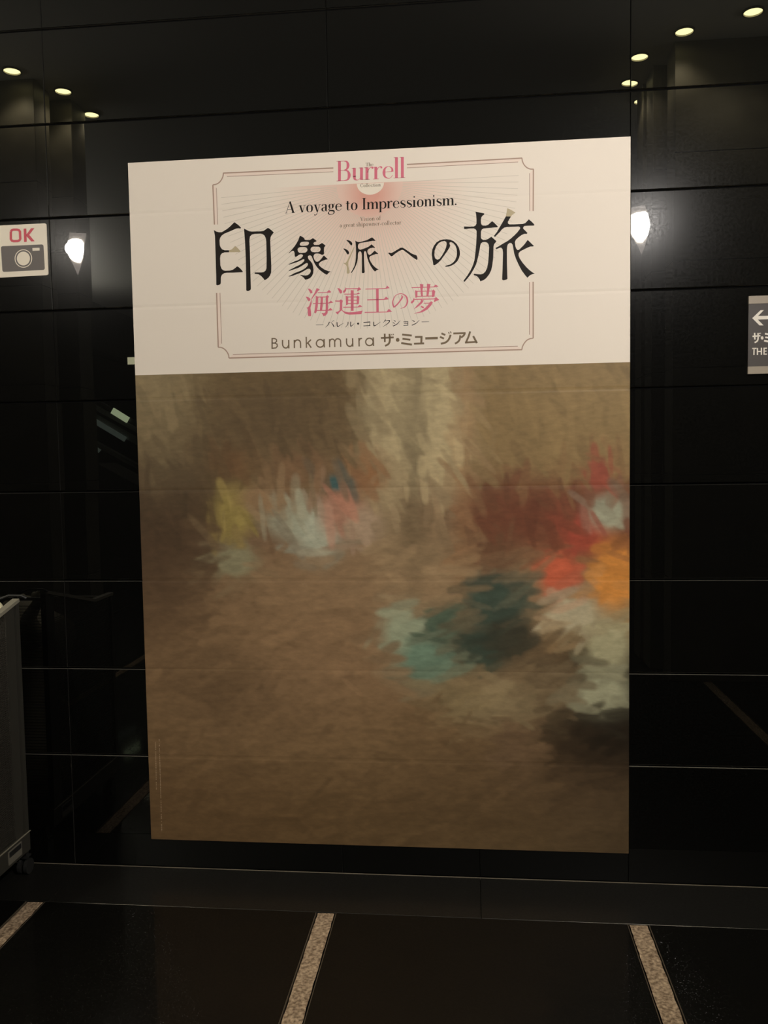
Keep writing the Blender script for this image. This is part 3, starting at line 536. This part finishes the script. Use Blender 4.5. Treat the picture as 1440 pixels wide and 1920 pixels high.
# Latin text in a high-contrast serif, drawn stroke by stroke (em units: x-height .42, caps .68, ascenders .70)
def serif(text, th, hr, tw=0.0):
    """returns list of (points with widths) and total advance; th thick stroke, hr hairline"""
    X, C, A, D = .42, .68, .71, -.22; out = []; x = 0.0
    def st(px, y0, y1, w=None): out.append([(x + px, y0, w or th), (x + px, y1, w or th)])
    def hh(x0, x1, y, w=None): out.append([(x + x0, y, w or hr), (x + x1, y, w or hr)])
    def cu(*p): out.append(smooth([(x + a, b_, w) for a, b_, w in p], 3))
    def foot(px, y=0.0, l=None, r=None): hh(px - (l if l is not None else th * .5 + .05), px + (r if r is not None else th * .5 + .05), y + hr / 2)
    def ovl(cx, rx, y0, y1):
        cy, ry = (y0 + y1) / 2, (y1 - y0) / 2 - hr / 2; n = 28
        out.append([(x + cx + (rx - (th * .5) * abs(math.cos(2 * math.pi * k / n)) * 0.9) * math.cos(2 * math.pi * k / n), cy + ry * math.sin(2 * math.pi * k / n), hr + (th * 1.05 - hr) * abs(math.cos(2 * math.pi * k / n)) ** 1.6) for k in range(n + 1)])
    def flag(px, y): out.append([(x + px - th * .5 - .045, y - .012, hr), (x + px, y - .008, hr * 1.3)])
    t = th
    for c in text:
        w = .5
        if c == ' ': w = .22
        elif c == 'B':
            st(.12, 0, C); hh(.02, .3, hr / 2); hh(.02, .28, C - hr / 2); hh(.1, .28, .36)
            cu((.27, C - hr / 2, hr), (.38, .64, t * .6), (.42, .52, t), (.38, .40, t * .6), (.27, .36, hr)); cu((.28, .36, hr), (.41, .32, t * .6), (.46, .18, t * 1.05), (.41, .04, t * .6), (.28, hr / 2, hr)); w = .56
        elif c == 'u':
            st(.11, .12, X); flag(.11, X); cu((.11, .14, t), (.125, .05, t * .8), (.19, .004, hr * 2), (.27, .02, hr), (.34, .10, hr)); st(.36, 0, X); flag(.36, X); out.append([(x + .36, hr / 2, hr), (x + .43, hr / 2 + .004, hr)]); w = .47
        elif c == 'r':
            st(.11, 0, X); foot(.11); flag(.11, X); cu((.13, .24, hr), (.18, .36, hr * 1.3), (.25, .418, hr * 1.6), (.30, .40, t * .6), (.30, .36, t * .55)); w = .34
        elif c == 'e':
            cu((.09, .23, hr), (.37, .232, hr)); cu((.375, .23, t * .8), (.36, .34, t * .55), (.24, X - .006, hr), (.12, .35, t * .6), (.085, .21, t), (.12, .07, t * .6), (.25, .006, hr * 1.2), (.33, .04, hr), (.385, .11, hr)); w = .44
        elif c == 'l': st(.11, 0, A); foot(.11); flag(.11, A); w = .235
        elif c == 'T': st(.29, 0, C); foot(.29, l=.1, r=.1); hh(.03, .55, C - hr / 2); out.append([(x + .035, C, hr), (x + .03, C - .16, hr)]); out.append([(x + .545, C, hr), (x + .55, C - .16, hr)]); w = .58
        elif c == 'h' or c == 'n':
            st(.11, 0, A if c == 'h' else X); foot(.11); flag(.11, A if c == 'h' else X); cu((.13, .26, hr), (.19, .37, hr), (.27, .415, hr * 2), (.345, .36, t * .9), (.36, .24, t), (.36, 0, t)); foot(.36); w = .47
        elif c == 'm':
            st(.11, 0, X); foot(.11); flag(.11, X)
            for q in (0, .25): cu((.13 + q, .26, hr), (.19 + q, .37, hr), (.27 + q, .415, hr * 2), (.345 + q, .36, t * .9), (.36 + q, .24, t), (.36 + q, 0, t)); foot(.36 + q, l=t * .5 + .035, r=t * .5 + .035)
            w = .72
        elif c == 'C':
            cu((.52, .50, hr), (.49, .62, hr * 1.2), (.33, C - .004, hr * 1.4), (.16, .58, t * .7), (.095, .34, t * 1.05), (.16, .10, t * .7), (.33, .006, hr * 1.4), (.47, .06, hr * 1.2), (.53, .19, hr)); out.append([(x + .525, .47, hr), (x + .525, .67, hr)]); w = .58
        elif c == 'c': cu((.34, .32, t * .7), (.33, .37, t * .6), (.23, X - .006, hr), (.12, .34, t * .6), (.09, .21, t), (.12, .07, t * .6), (.24, .006, hr * 1.3), (.33, .05, hr), (.37, .11, hr)); w = .41
        elif c == 'o': ovl(.235, .19, -.008, X + .008); w = .47
        elif c == 't': st(.12, .08, .54, t * .9); cu((.12, .12, t * .9), (.135, .03, t * .7), (.20, .006, hr), (.26, .06, hr)); hh(.02, .25, X - hr / 2); w = .28
        elif c == 'i': st(.11, 0, X); foot(.11); flag(.11, X); out.append([(x + .11 + .022 * math.cos(k * math.pi / 5), .60 + .022 * math.sin(k * math.pi / 5), .046) for k in range(11)]); w = .235
        elif c == 'A': cu((.30, C, t * .9), (.50, 0, t * 1.05)); out.append([(x + .30, C, hr), (x + .08, 0, hr * 1.2)]); hh(.155, .43, .22); foot(.08, l=.07, r=.07); foot(.50, l=.1, r=.09); w = .60
        elif c == 'v': cu((.10, X, t * .95), (.235, 0, t * .9)); out.append([(x + .36, X, hr), (x + .235, 0, hr * 1.2)]); foot(.10, X - hr, .08, .09); foot(.36, X - hr, .07, .07); w = .43
        elif c == 'y': cu((.10, X, t * .95), (.235, 0, t * .9)); cu((.37, X, hr), (.24, 0, hr * 1.2), (.18, -.15, hr * 1.4), (.10, -.20, hr * 1.6), (.06, -.16, t * .8)); foot(.10, X - hr, .08, .09); foot(.37, X - hr, .07, .07); w = .43
        elif c == 'w':
            for q in (0, .23): cu((.09 + q, X, t * .95), (.21 + q, 0, t * .85)); out.append([(x + .32 + q, X, hr), (x + .21 + q, 0, hr * 1.2)])
            foot(.09, X - hr, .07, .08); foot(.55, X - hr, .06, .06); w = .62
        elif c == 'V': cu((.13, C, t * 1.05), (.31, 0, t)); out.append([(x + .51, C, hr), (x + .31, 0, hr)]); foot(.13, C - hr, .1, .1); foot(.51, C - hr, .07, .07); w = .57
        elif c == 'I': st(.15, 0, C); foot(.15, l=.12, r=.12); foot(.15, C - hr, .12, .12); w = .30
        elif c == 'a':
            cu((.09, .33, t * .8), (.12, .39, hr * 2), (.21, X, hr * 1.3), (.30, .37, t * .8), (.31, .28, t), (.31, .08, t), (.34, .015, hr * 1.5), (.40, .02, hr)); cu((.31, .25, hr), (.2, .22, hr * 1.6), (.11, .17, t * .8), (.10, .08, t * .9), (.17, .012, hr * 1.6), (.25, .03, hr), (.31, .1, hr)); w = .415
        elif c == 'g':
            ovl(.21, .15, .15, X + .008); cu((.33, .36, hr), (.37, .41, hr * 1.4), (.42, .41, t * .5)); cu((.13, .17, hr), (.085, .12, hr * 2), (.10, .06, t * .6), (.22, .03, t * .8), (.36, .0, t * .8), (.385, -.09, t * .6), (.32, -.18, hr * 1.6), (.19, -.205, hr * 1.4), (.07, -.16, t * .6), (.065, -.07, t * .5), (.14, -.005, hr), (.2, .02, hr)); w = .43
        elif c == 'p':
            st(.11, D, X); foot(.11, D); flag(.11, X); cu((.13, .30, hr), (.20, .395, hr), (.28, .415, hr * 2), (.38, .34, t * .8), (.41, .21, t), (.38, .07, t * .8), (.27, .004, hr * 1.6), (.13, .07, hr)); w = .48
        elif c == 's': cu((.31, .30, hr), (.30, .38, hr), (.20, .418, hr * 1.3), (.10, .37, t * .5), (.10, .28, t * .9), (.20, .21, t * 1.05), (.30, .15, t * .9), (.31, .06, t * .5), (.20, .004, hr * 1.3), (.09, .04, hr), (.075, .13, hr)); w = .385
        elif c == 'f': st(.12, 0, .56); foot(.12); cu((.12, .54, t), (.13, .64, t * .8), (.2, .70, hr * 1.4), (.27, .68, t * .6)); hh(.02, .25, X - hr / 2); w = .27
        elif c == '-': hh(.05, .25, .19, hr * 1.8); w = .30
        elif c == '.': out.append([(x + .09 + .026 * math.cos(k * math.pi / 5), .045 + .026 * math.sin(k * math.pi / 5), .052) for k in range(11)]); w = .18
        x += w + tw
    return out, x
def latin(name, text, p0, p1, cap, m, th, hr, tw=0.0, lift=.0002, **k):
    """baseline from pixel p0 to pixel p1 of the sheet, capitals cap px tall"""
    st, adv = serif(text, th, hr, tw); ik = Ink(lift)
    ex = ((p1[0] - p0[0]) / adv, (p1[1] - p0[1]) / adv); s = cap / .68
    lean = .028
    for path in st:
        pts = [(p0[0] + q[0] * ex[0] - lean * q[1] * s * 0 , p0[1] + q[0] * ex[1] - q[1] * s, q[2] * (s + ex[0]) / 2) for q in path]
        ik.stroke(pts, 1)
    return ik.done(name, m, **k)
latin('emblem_lettering', 'Burrell', (630.0, 339.8), (759.5, 333.2), 37.5, M_pink, .098, .016, -.03, .0003)
latin('emblem_small_word', 'The', (685.3, 311.9), (700.3, 311.1), 6.6, M_brown, .10, .03, 0, .0003)
latin('emblem_small_word', 'Collection', (675.2, 350.9), (713.8, 349.3), 6.2, M_brown, .10, .035, 0, .0003)
latin('tagline', 'A voyage to Impressionism.', (534.0, 399.8), (857.0, 384.3), 21.5, M_ink, .105, .022, -.012)
latin('tagline_small', 'Vision of', (675.0, 414.6), (714.0, 412.6), 7.6, M_brown, .095, .035, .01)
latin('tagline_small', 'a great shipowner-collector', (636.5, 426.3), (752.5, 420.6), 7.8, M_brown, .095, .035, 0)

# --- lower picture: a plain painterly colour field in the print's tones
M_pic = mat('printed_picture', (0.1, 0.1, 0.1), .5, spec=.3)
def pic_nodes(m):
    at = nd(m, 'ShaderNodeAttribute', attribute_name='print_colour'); tc = nd(m, 'ShaderNodeTexCoord')
    mp = nd(m, 'ShaderNodeMapping'); mp.inputs['Scale'].default_value = (14, 1, 34); mp.inputs['Rotation'].default_value = (0, .25, 0)
    n = nd(m, 'ShaderNodeTexNoise'); n.inputs['Scale'].default_value = 1.6; n.inputs['Detail'].default_value = 7; n.inputs['Roughness'].default_value = .6
    mr = nd(m, 'ShaderNodeMapRange'); mr.inputs['From Min'].default_value = .3; mr.inputs['From Max'].default_value = .7; mr.inputs['To Min'].default_value = .85; mr.inputs['To Max'].default_value = 1.15
    mu = nd(m, 'ShaderNodeVectorMath', operation='SCALE')
    lk(m, tc.outputs['Object'], mp.inputs[0]); lk(m, mp.outputs[0], n.inputs['Vector']); lk(m, n.outputs['Fac'], mr.inputs['Value'])
    lk(m, at.outputs['Color'], mu.inputs[0]); lk(m, mr.outputs[0], mu.inputs['Scale']); lk(m, mu.outputs[0], bsdf(m).inputs['Base Color'])
pic_nodes(M_pic)
NX, NZ = 300, 286
# soft fields: (x, y, rx, ry, sRGB, strength) in px over the print
FIELD = [  # tall background and floor tones
 (420, 760, 200, 110, (126, 104, 68), 1), (620, 780, 120, 110, (104, 84, 58), 1), (520, 790, 90, 50, (80, 64, 48), 2), (1020, 790, 170, 130, (134, 110, 72), 1), (1110, 740, 90, 60, (140, 116, 76), 1),
 (300, 760, 45, 90, (160, 142, 106), 2), (730, 800, 30, 110, (196, 178, 138), 3.2), (820, 800, 32, 110, (194, 176, 136), 3.2), (775, 860, 14, 130, (92, 80, 58), 3), (868, 850, 12, 150, (150, 112, 76), 2.4),
 (640, 900, 170, 60, (120, 100, 74), 1), (1010, 965, 160, 36, (98, 48, 34), 4), (790, 985, 80, 26, (84, 76, 52), 1.2), (560, 1010, 100, 24, (94, 60, 44), .9),
 (310, 960, 70, 120, (66, 50, 36), 4), (300, 1080, 45, 60, (76, 58, 42), 3),
 (520, 1080, 200, 55, (134, 108, 80), 1), (760, 1060, 150, 50, (136, 110, 82), 1), (420, 1190, 170, 70, (122, 97, 70), 1), (600, 1240, 130, 80, (126, 100, 74), 1), (430, 1290, 60, 40, (84, 66, 47), 2),
 (450, 1380, 200, 60, (106, 84, 60), 1), (700, 1400, 160, 60, (108, 86, 60), 1), (400, 1500, 180, 60, (88, 68, 46), 1), (700, 1520, 200, 60, (82, 64, 42), 1), (1000, 1560, 200, 60, (80, 64, 44), 1), (1140, 1540, 70, 50, (66, 54, 40), 1),
 (1140, 1380, 60, 50, (30, 24, 17), 4), (880, 1470, 110, 60, (84, 66, 46), 1), (1080, 1470, 90, 50, (76, 60, 44), 1)]
DAB = [  # loose coloured dabs, plain patches of the print's accents
 (440, 960, 34, 46, (150, 132, 74)), (560, 975, 56, 34, (158, 158, 136)), (600, 1000, 40, 44, (164, 166, 146)), (640, 960, 38, 40, (172, 120, 98)), (680, 985, 32, 34, (164, 140, 116)), (500, 935, 50, 26, (140, 112, 82)),
 (440, 1050, 40, 32, (134, 128, 100)), (560, 880, 60, 30, (120, 92, 66)), (440, 870, 40, 26, (104, 78, 52)), (690, 890, 40, 30, (136, 96, 64)), (635, 905, 26, 14, (60, 92, 92)),
 (760, 1185, 40, 46, (140, 146, 122)), (800, 1240, 50, 44, (98, 122, 104)), (830, 1170, 40, 34, (66, 84, 70)), (930, 1130, 62, 56, (46, 66, 58)), (900, 1220, 50, 44, (42, 62, 54)), (960, 1200, 50, 44, (48, 48, 38)),
 (940, 1320, 80, 46, (128, 112, 84)), (860, 1310, 50, 40, (118, 102, 74)), (1040, 1290, 60, 44, (102, 86, 64)), (960, 1400, 40, 50, (96, 76, 56)),
 (1050, 1080, 34, 46, (178, 84, 58)), (1100, 1000, 40, 36, (150, 66, 50)), (1140, 960, 34, 30, (150, 150, 128)), (1080, 1150, 44, 40, (160, 150, 124)), (1150, 1080, 34, 60, (196, 128, 58)), (1140, 1210, 40, 50, (152, 146, 116)), (1130, 1300, 46, 34, (150, 148, 122)), (1120, 890, 26, 30, (140, 70, 54)), (930, 1040, 40, 28, (96, 66, 46))]
def lin(c): c = np.asarray(c, float) / 255; return np.where(c <= .04045, c / 12.92, ((c + .055) / 1.055) ** 2.4)
def paint_field():
    us = np.linspace(PX0, PX1, NX); zs = np.linspace(PZM, PZ0, NZ)
    U, Z = np.meshgrid(us, zs)
    # wall metres -> print pixels (through the same lens the tones were read with)
    dx, dy, dz = U - 0, np.full_like(U, CAM_D), Z - CAM_H
    f = dx * CF.x + dy * CF.y + dz * CF.z
    px = 720 + FPX * (dx * CR.x + dy * CR.y + dz * CR.z) / f; py = 960 - FPX * (dx * CU.x + dy * CU.y + dz * CU.z) / f
    num = np.zeros(U.shape + (3,)); den = np.full(U.shape, 1e-6)
    for x, y, rx, ry, c, s in FIELD:
        w = s * np.exp(-.5 * (((px - x) / rx) ** 2 + ((py - y) / ry) ** 2)) + 1e-4 / (1 + ((px - x) / 100) ** 2 + ((py - y) / 100) ** 2); num += w[..., None] * lin(c); den += w
    img = num / den[..., None]
    for x, y, rx, ry, c in DAB:
        w = np.clip(1.25 * np.exp(-.5 * ((((px - x) / rx) ** 2 + ((py - y) / ry) ** 2) * 1.6) ** 1.3), 0, .92); img = img * (1 - w[..., None]) + lin(c) * w[..., None]
    out = img.copy(); X, Y = np.meshgrid(np.arange(NX), np.arange(NZ))
    for _ in range(1500):                           # brush marks: short strokes dragging the local tone
        i, j = rng.integers(0, NX), rng.integers(0, NZ); a = rng.normal(-.22 if j > 100 else 1.2, .35); L = rng.uniform(6, 15); w_ = rng.uniform(1.4, 3.4)
        x0, x1, y0, y1 = max(i - 16, 0), min(i + 17, NX), max(j - 16, 0), min(j + 17, NZ)
        sx, sy = X[y0:y1, x0:x1] - i, Y[y0:y1, x0:x1] - j
        p = sx * math.cos(a) + sy * math.sin(a); q = -sx * math.sin(a) + sy * math.cos(a)
        m = np.clip(1.4 - ((p / L) ** 4 + (q / w_) ** 2), 0, 1)[..., None] * .75
        ii = np.clip(i + rng.integers(-5, 6), 0, NX - 1); jj = np.clip(j + rng.integers(-5, 6), 0, NZ - 1)
        out[y0:y1, x0:x1] = out[y0:y1, x0:x1] * (1 - m) + img[jj, ii] * rng.uniform(.82, 1.18) * m
    return us, zs, out
us, zs, img = paint_field()
# brighten towards the true ink albedo: the tones were read under the lamps' fall-off
alb = np.clip(img * (1.0 + .75 * np.linspace(0, 1, NZ)[:, None, None]), 0, .85)
v = [(float(x_), PY - .0003 + dip(z_), float(z_)) for z_ in zs for x_ in us]
f = [(j * NX + i, (j + 1) * NX + i, (j + 1) * NX + i + 1, j * NX + i + 1) for j in range(NZ - 1) for i in range(NX - 1)]
me = bpy.data.meshes.new('printed_picture'); me.from_pydata(v, [], f); me.materials.append(M_pic)
ca = me.color_attributes.new('print_colour', 'FLOAT_COLOR', 'POINT')
ca.data.foreach_set('color', np.concatenate([alb.reshape(-1, 3), np.ones((NX * NZ, 1))], 1).astype(np.float32).ravel())
link('printed_picture', me, poster, label='soft abstract picture in browns, ochres and pale accents')
b = B(); box(b, PX0, PX1, -.0007, -.0003, PZ0, PZM); obj('picture_backing', b, M_disc, poster)
# tiny illegible caption columns
ik = Ink(.0002)
for (u0, v0, u1, v1, a) in ((298.5, 1386, 303.3, 1558, 1), (291.5, 1391, 293.3, 1480, 2)):
    v = v0; rr = random.Random(a)
    while v < v1:
        L = rr.uniform(1.2, 2.6); u = u0 + (u1 - u0) * (v - v0) / (v1 - v0)
        if rr.random() > .12: ik.stroke([(u, v), (u + .03, v + L)], rr.uniform(1.0, 2.0))
        v += L + rr.uniform(.5, 1.6)
ik.done('caption_columns', M_fine, kind='stuff')

# ------------------------------------------------------------------ photography-permitted sign, left
M_plate = mat('cream_sign_plastic', srgb(236, 224, 205), .45)
M_gry = mat('dark_grey_print', srgb(96, 88, 84), .5)
M_red = mat('red_print', srgb(205, 66, 84), .5)
sg = thing('photography_sign', 'square cream sign with red OK above a grey camera symbol', 'sign')
def rrect(pts, r, n=5):
    out = []; m = len(pts)
    for i in range(m):
        p, a, c = Vector(pts[i]), Vector(pts[i - 1]), Vector(pts[(i + 1) % m]); u, w = (a - p).normalized(), (c - p).normalized()
        for k in range(n + 1):
            t = k / n; q = p + u * r * (1 - t) ** 2 + w * r * t ** 2; out.append((q.x, q.y))
    return out
def plate(pts, y0, y1, m, name, parent):           # px outline extruded from y0 (back) to y1 (front)
    b = B(); F = [b.verts.new(wall_pt(*p, y1)) for p in pts]; K = [b.verts.new((v_.co.x, y0, v_.co.z)) for v_ in F]; n = len(pts)
    b.faces.new(F); b.faces.new(K[::-1])
    for i in range(n): b.faces.new((F[i], F[(i + 1) % n], K[(i + 1) % n], K[i]))
    return obj(name, b, m, parent)
plate(rrect([(-5.5, 423), (86.8, 418.6), (90.6, 515.8), (-2.5, 520.6)], 4), -.001, -.004, M_plate, 'sign_plate', sg)
class SInk(Ink):
    def __init__(s, y): s.b = B(); s.y = y
ik = SInk(-.0043); ik.poly(rrect([(1.6, 461.8), (81.4, 458.2), (84.2, 506), (4.6, 510)], 4)); ik.done('camera_symbol', M_gry, sg)
cv = crop(0, 380, 5.5385)
ik = SInk(-.0046)
ik.stroke(arcp(243, 580, 87, 91, 0, 360, 36), 8, cv, 1 / 5.5385); ik.poly(arcp(243, 580, 68, 72, 0, 350, 35), (), cv); ik.poly([(336, 471), (411, 468), (412, 497), (338, 500)], (), cv)
ik.done('lens_and_flash', M_plate, sg)
ik = SInk(-.0046)
ik.stroke([(112, 300), (122, 286), (140, 280), (178, 280), (197, 286), (207, 300), (210, 376), (202, 390), (186, 398), (142, 400), (122, 393), (113, 380), (112, 300)], 24, cv, 1 / 5.5385)
ik.poly([(245, 270), (273, 269), (277, 406), (250, 408)], (), cv); ik.poly([(270, 336), (322, 266), (357, 264), (304, 334), (360, 401), (325, 403), (272, 345)], (), cv)
ik.done('ok_lettering', M_red, sg)

# ------------------------------------------------------------------ direction sign, right
M_sgrey = mat('grey_sign_band', srgb(150, 138, 122), .5); M_sdark = mat('dark_sign_face', srgb(60, 53, 49), .5); M_swh = mat('white_sign_print', srgb(226, 218, 206), .5)
ds = thing('direction_sign', 'dark grey museum direction sign with white arrow at right edge', 'sign')
w0 = wall_pt(1402.6, 556); w1 = wall_pt(1400.4, 701.8); zt, zb2 = w0.z, w1.z; xs0 = w0.x; xs1 = xs0 + .62
zba = wall_pt(1402.2, 570.6).z; zbb = wall_pt(1400.8, 688).z
b = B(); box(b, xs0, xs1, -.007, -.0004, zbb, zba); obj('sign_face', b, M_sdark, ds)
b = B(); box(b, xs0, xs1, -.009, -.0004, zba, zt); obj('sign_band', b, M_sgrey, ds)
b = B(); box(b, xs0, xs1, -.009, -.0004, zb2, zbb); obj('sign_band', b, M_sgrey, ds)
cv = crop(1380, 540, 10.667)
ik = SInk(-.0073)
ik.poly([(325, 603), (490, 445), (556, 443), (440, 562), (760, 553), (760, 622), (437, 632), (552, 748), (470, 748)], (), cv)
ik.done('arrow', M_swh, ds)
ik = SInk(-.0073); k_ = 1 / 10.667
for st, w in (([(330, 968), (488, 955)], 30), ([(372, 898), (378, 1030)], 30), (smooth([(440, 900), (442, 1000), (424, 1060), (372, 1092)]), 30), ([(466, 898), (474, 922)], 14), ([(488, 896), (494, 914)], 12), (arcp(523, 998, 14, 20, 0, 360), 26),
              ([(578, 915), (720, 935)], 34), ([(585, 985), (700, 1002)], 32), ([(562, 1055), (730, 1085)], 36)): ik.stroke(st, w, cv, k_)
ik.done('katakana', M_swh, ds)
ik = SInk(-.0073)
for st, w in (([(325, 1212), (410, 1208)], 24), ([(362, 1210), (358, 1340)], 25), ([(428, 1200), (428, 1340)], 25), ([(510, 1196), (508, 1335)], 25), ([(428, 1272), (510, 1268)], 22), ([(562, 1194), (560, 1334)], 25), ([(562, 1206), (620, 1203)], 22), ([(562, 1265), (612, 1262)], 20), ([(560, 1324), (618, 1322)], 22)): ik.stroke(st, w, cv, k_)
ik.done('latin_lettering', M_swh, ds)

# ------------------------------------------------------------------ rolling mesh cart, left
cart = thing('mesh_cart', 'dark grey wheeled cart with fine mesh sides at left edge', 'cart', (-1.967, -.476, 0))
M_cart = mat('grey_powder_coat', srgb(56, 54, 49), .45); M_rim = mat('pale_cart_rim', srgb(140, 135, 120), .6)
M_mesh = mat('grey_mesh', srgb(54, 51, 46), .6); M_lab = mat('silver_label', srgb(112, 108, 99), .5); M_whl = mat('black_caster_rubber', srgb(38, 38, 38), .4)
M_hub = mat('grey_caster_hub', srgb(110, 106, 98), .4)
cx1, cx0 = .30, -.30; cy1, cy0 = .365, -.23          # local frame: cart centre
def zs_(y): return 1.045 - (cy1 - y) * .26 if y > cy1 - .42 else 1.045 - .42 * .26    # sloping side top
ZS = .172
def c_obj(name, bm, m, **k): return obj(name, bm, m, cart, **k)
for sx_ in (cx1, cx0):                                 # side frames, each with stiles, rails and a mesh infill
    for ya, wd in ((cy1, .022), (cy0, .022)):
        b = B(); bar(b, (sx_, ya, ZS), (sx_, ya, zs_(ya) - .007), .022, wd); c_obj('corner_post', b, M_cart)
    b = B(); bar(b, (sx_, cy1 - .04, ZS), (sx_, cy1 - .04, zs_(cy1 - .04) - .009), .055, .006); c_obj('side_stile', b, M_cart)
    b = B(); pts = [(sx_, cy1 + .012, zs_(cy1)), (sx_, cy1 - .42, zs_(cy1 - .42)), (sx_, cy0 - .012, zs_(cy0))]
    for p, q in zip(pts, pts[1:]): bar(b, p, q, .026, .012)
    c_obj('top_rim', b, M_rim)
    b = B(); z = ZS + .01
    while z < .93:
        bar(b, (sx_, cy1 - .01, z), (sx_, cy0 + .01, z), .0018, .0024); z += .0075
    y = cy0 + .02
    while y < cy1: bar(b, (sx_, y, ZS), (sx_, y, zs_(y) - .004), .0018, .0018); y += .0075
    c_obj('mesh_panel', b, M_mesh, kind='stuff')
for y_, zt_ in ((cy1, 1.015), (cy0, .92)):
    b = B(); z = ZS + .01
    while z < zt_ - .02: bar(b, (cx0, y_, z), (cx1, y_, z), .0034, .002); z += .012
    c_obj('end_mesh', b, M_mesh, kind='stuff')
    b = B(); bar(b, (cx0, y_, zt_), (cx1, y_, zt_), .02, .012); c_obj('end_rim', b, M_rim)
# base skirt and floor tray
b = B()
for sx_ in (cx1 + .004, cx0 - .004): bar(b, (sx_, cy0 - .018, .1355), (sx_, cy1 + .018, .1355), .012, .072)
for y_ in (cy0 - .014, cy1 + .014): bar(b, (cx0, y_, .1355), (cx1, y_, .1355), .008, .072)
c_obj('base_skirt', b, M_cart)
b = B(); bar(b, (cx1 + .012, cy0 - .018, ZS), (cx1 + .012, cy1 + .018, ZS), .004, .003); c_obj('skirt_edge', b, M_rim)
b = B(); box(b, cx0 + .01, cx1 - .01, cy0, cy1, .11, .116); c_obj('base_tray', b, M_cart)
b = B(); box(b, cx1 + .010, cx1 + .0125, cy1 - .135, cy1 - .045, .110, .159); lab = c_obj('name_label', b, M_lab)
b = B(); box(b, cx1 + .0125, cx1 + .0132, cy1 - .130, cy1 - .050, .136, .155); obj('label_slot', b, M_whl, lab)
b = B(); tube(b, [(cx1 - .12, cy1 + .02, 1.012), (cx1 - .09, cy1 + .03, 1.04), (cx1 - .04, cy1 + .035, 1.058), (cx1 + .01, cy1 + .035, 1.057), (cx1 + .03, cy1 + .03, 1.048)], .005, 8); c_obj('push_handle', b, M_whl, smooth=True)
for ix, sx_ in enumerate((cx1 - .02, cx0 + .02)):
    for y_ in (cy1 + .03, cy0 + .03):
        b = B(); bar(b, (sx_, y_, .062), (sx_, y_, .11), .02, .02); bar(b, (sx_ - .016, y_, .066), (sx_ + .016, y_, .066), .036, .006)
        ca_ = c_obj('caster', b, M_whl)
        for k in (-1, 1):
            b = B(); tube(b, [(sx_ + k * .006, y_, .0285), (sx_ + k * .019, y_, .0285)], .0285, 22); wh = obj('caster_wheel', b, M_whl, ca_)
# pale plastic bag bulging inside the cart
M_bag = mat('pale_plastic_bag', srgb(206, 196, 166), .5)
bag = thing('plastic_bag', 'pale crumpled plastic bag inside the mesh cart', 'bag', (-1.96, -.45, .118))
b = B(); rb = random.Random(5); n, mm = 26, 18
R = []
for j in range(mm + 1):
    t = j / mm; z = .85 * t + (.0 if t < .9 else .0); prof = (.19 + .03 * math.sin(t * 9)) * (1 - max(0, t - .82) / .18 * .8)
    R.append([b.verts.new((prof * (1 + .10 * math.sin(5 * a + 4 * t) + rb.uniform(-.04, .04)) * math.cos(a), prof * (1 + .10 * math.cos(4 * a + 7 * t) + rb.uniform(-.04, .04)) * math.sin(a) * 1.05, z + rb.uniform(-.006, .006))) for a in [2 * math.pi * k / n for k in range(n)]])
for a, c in zip(R, R[1:]):
    for k in range(n): b.faces.new((a[k], a[(k + 1) % n], c[(k + 1) % n], c[k]))
b.faces.new(R[-1]); b.faces.new(R[0][::-1])
obj('bag_body', b, M_bag, bag, smooth=True)
b = B(); bmesh.ops.create_uvsphere(b, u_segments=18, v_segments=12, radius=.028)
for v_ in b.verts: v_.co += Vector((.246, .295, .898)) + Vector((0, 0, .006 * math.sin(v_.co.x * 160)))
obj('knotted_corner', b, mat('cream_plastic', srgb(250, 240, 205), .5), bag, smooth=True, label='bright cream knot')
b = B(); tube(b, [(.24, .29, .88), (.17, .24, .80), (.12, .14, .70)], [.018, .03, .06], 14); obj('bag_fold', b, M_bag, bag, smooth=True)
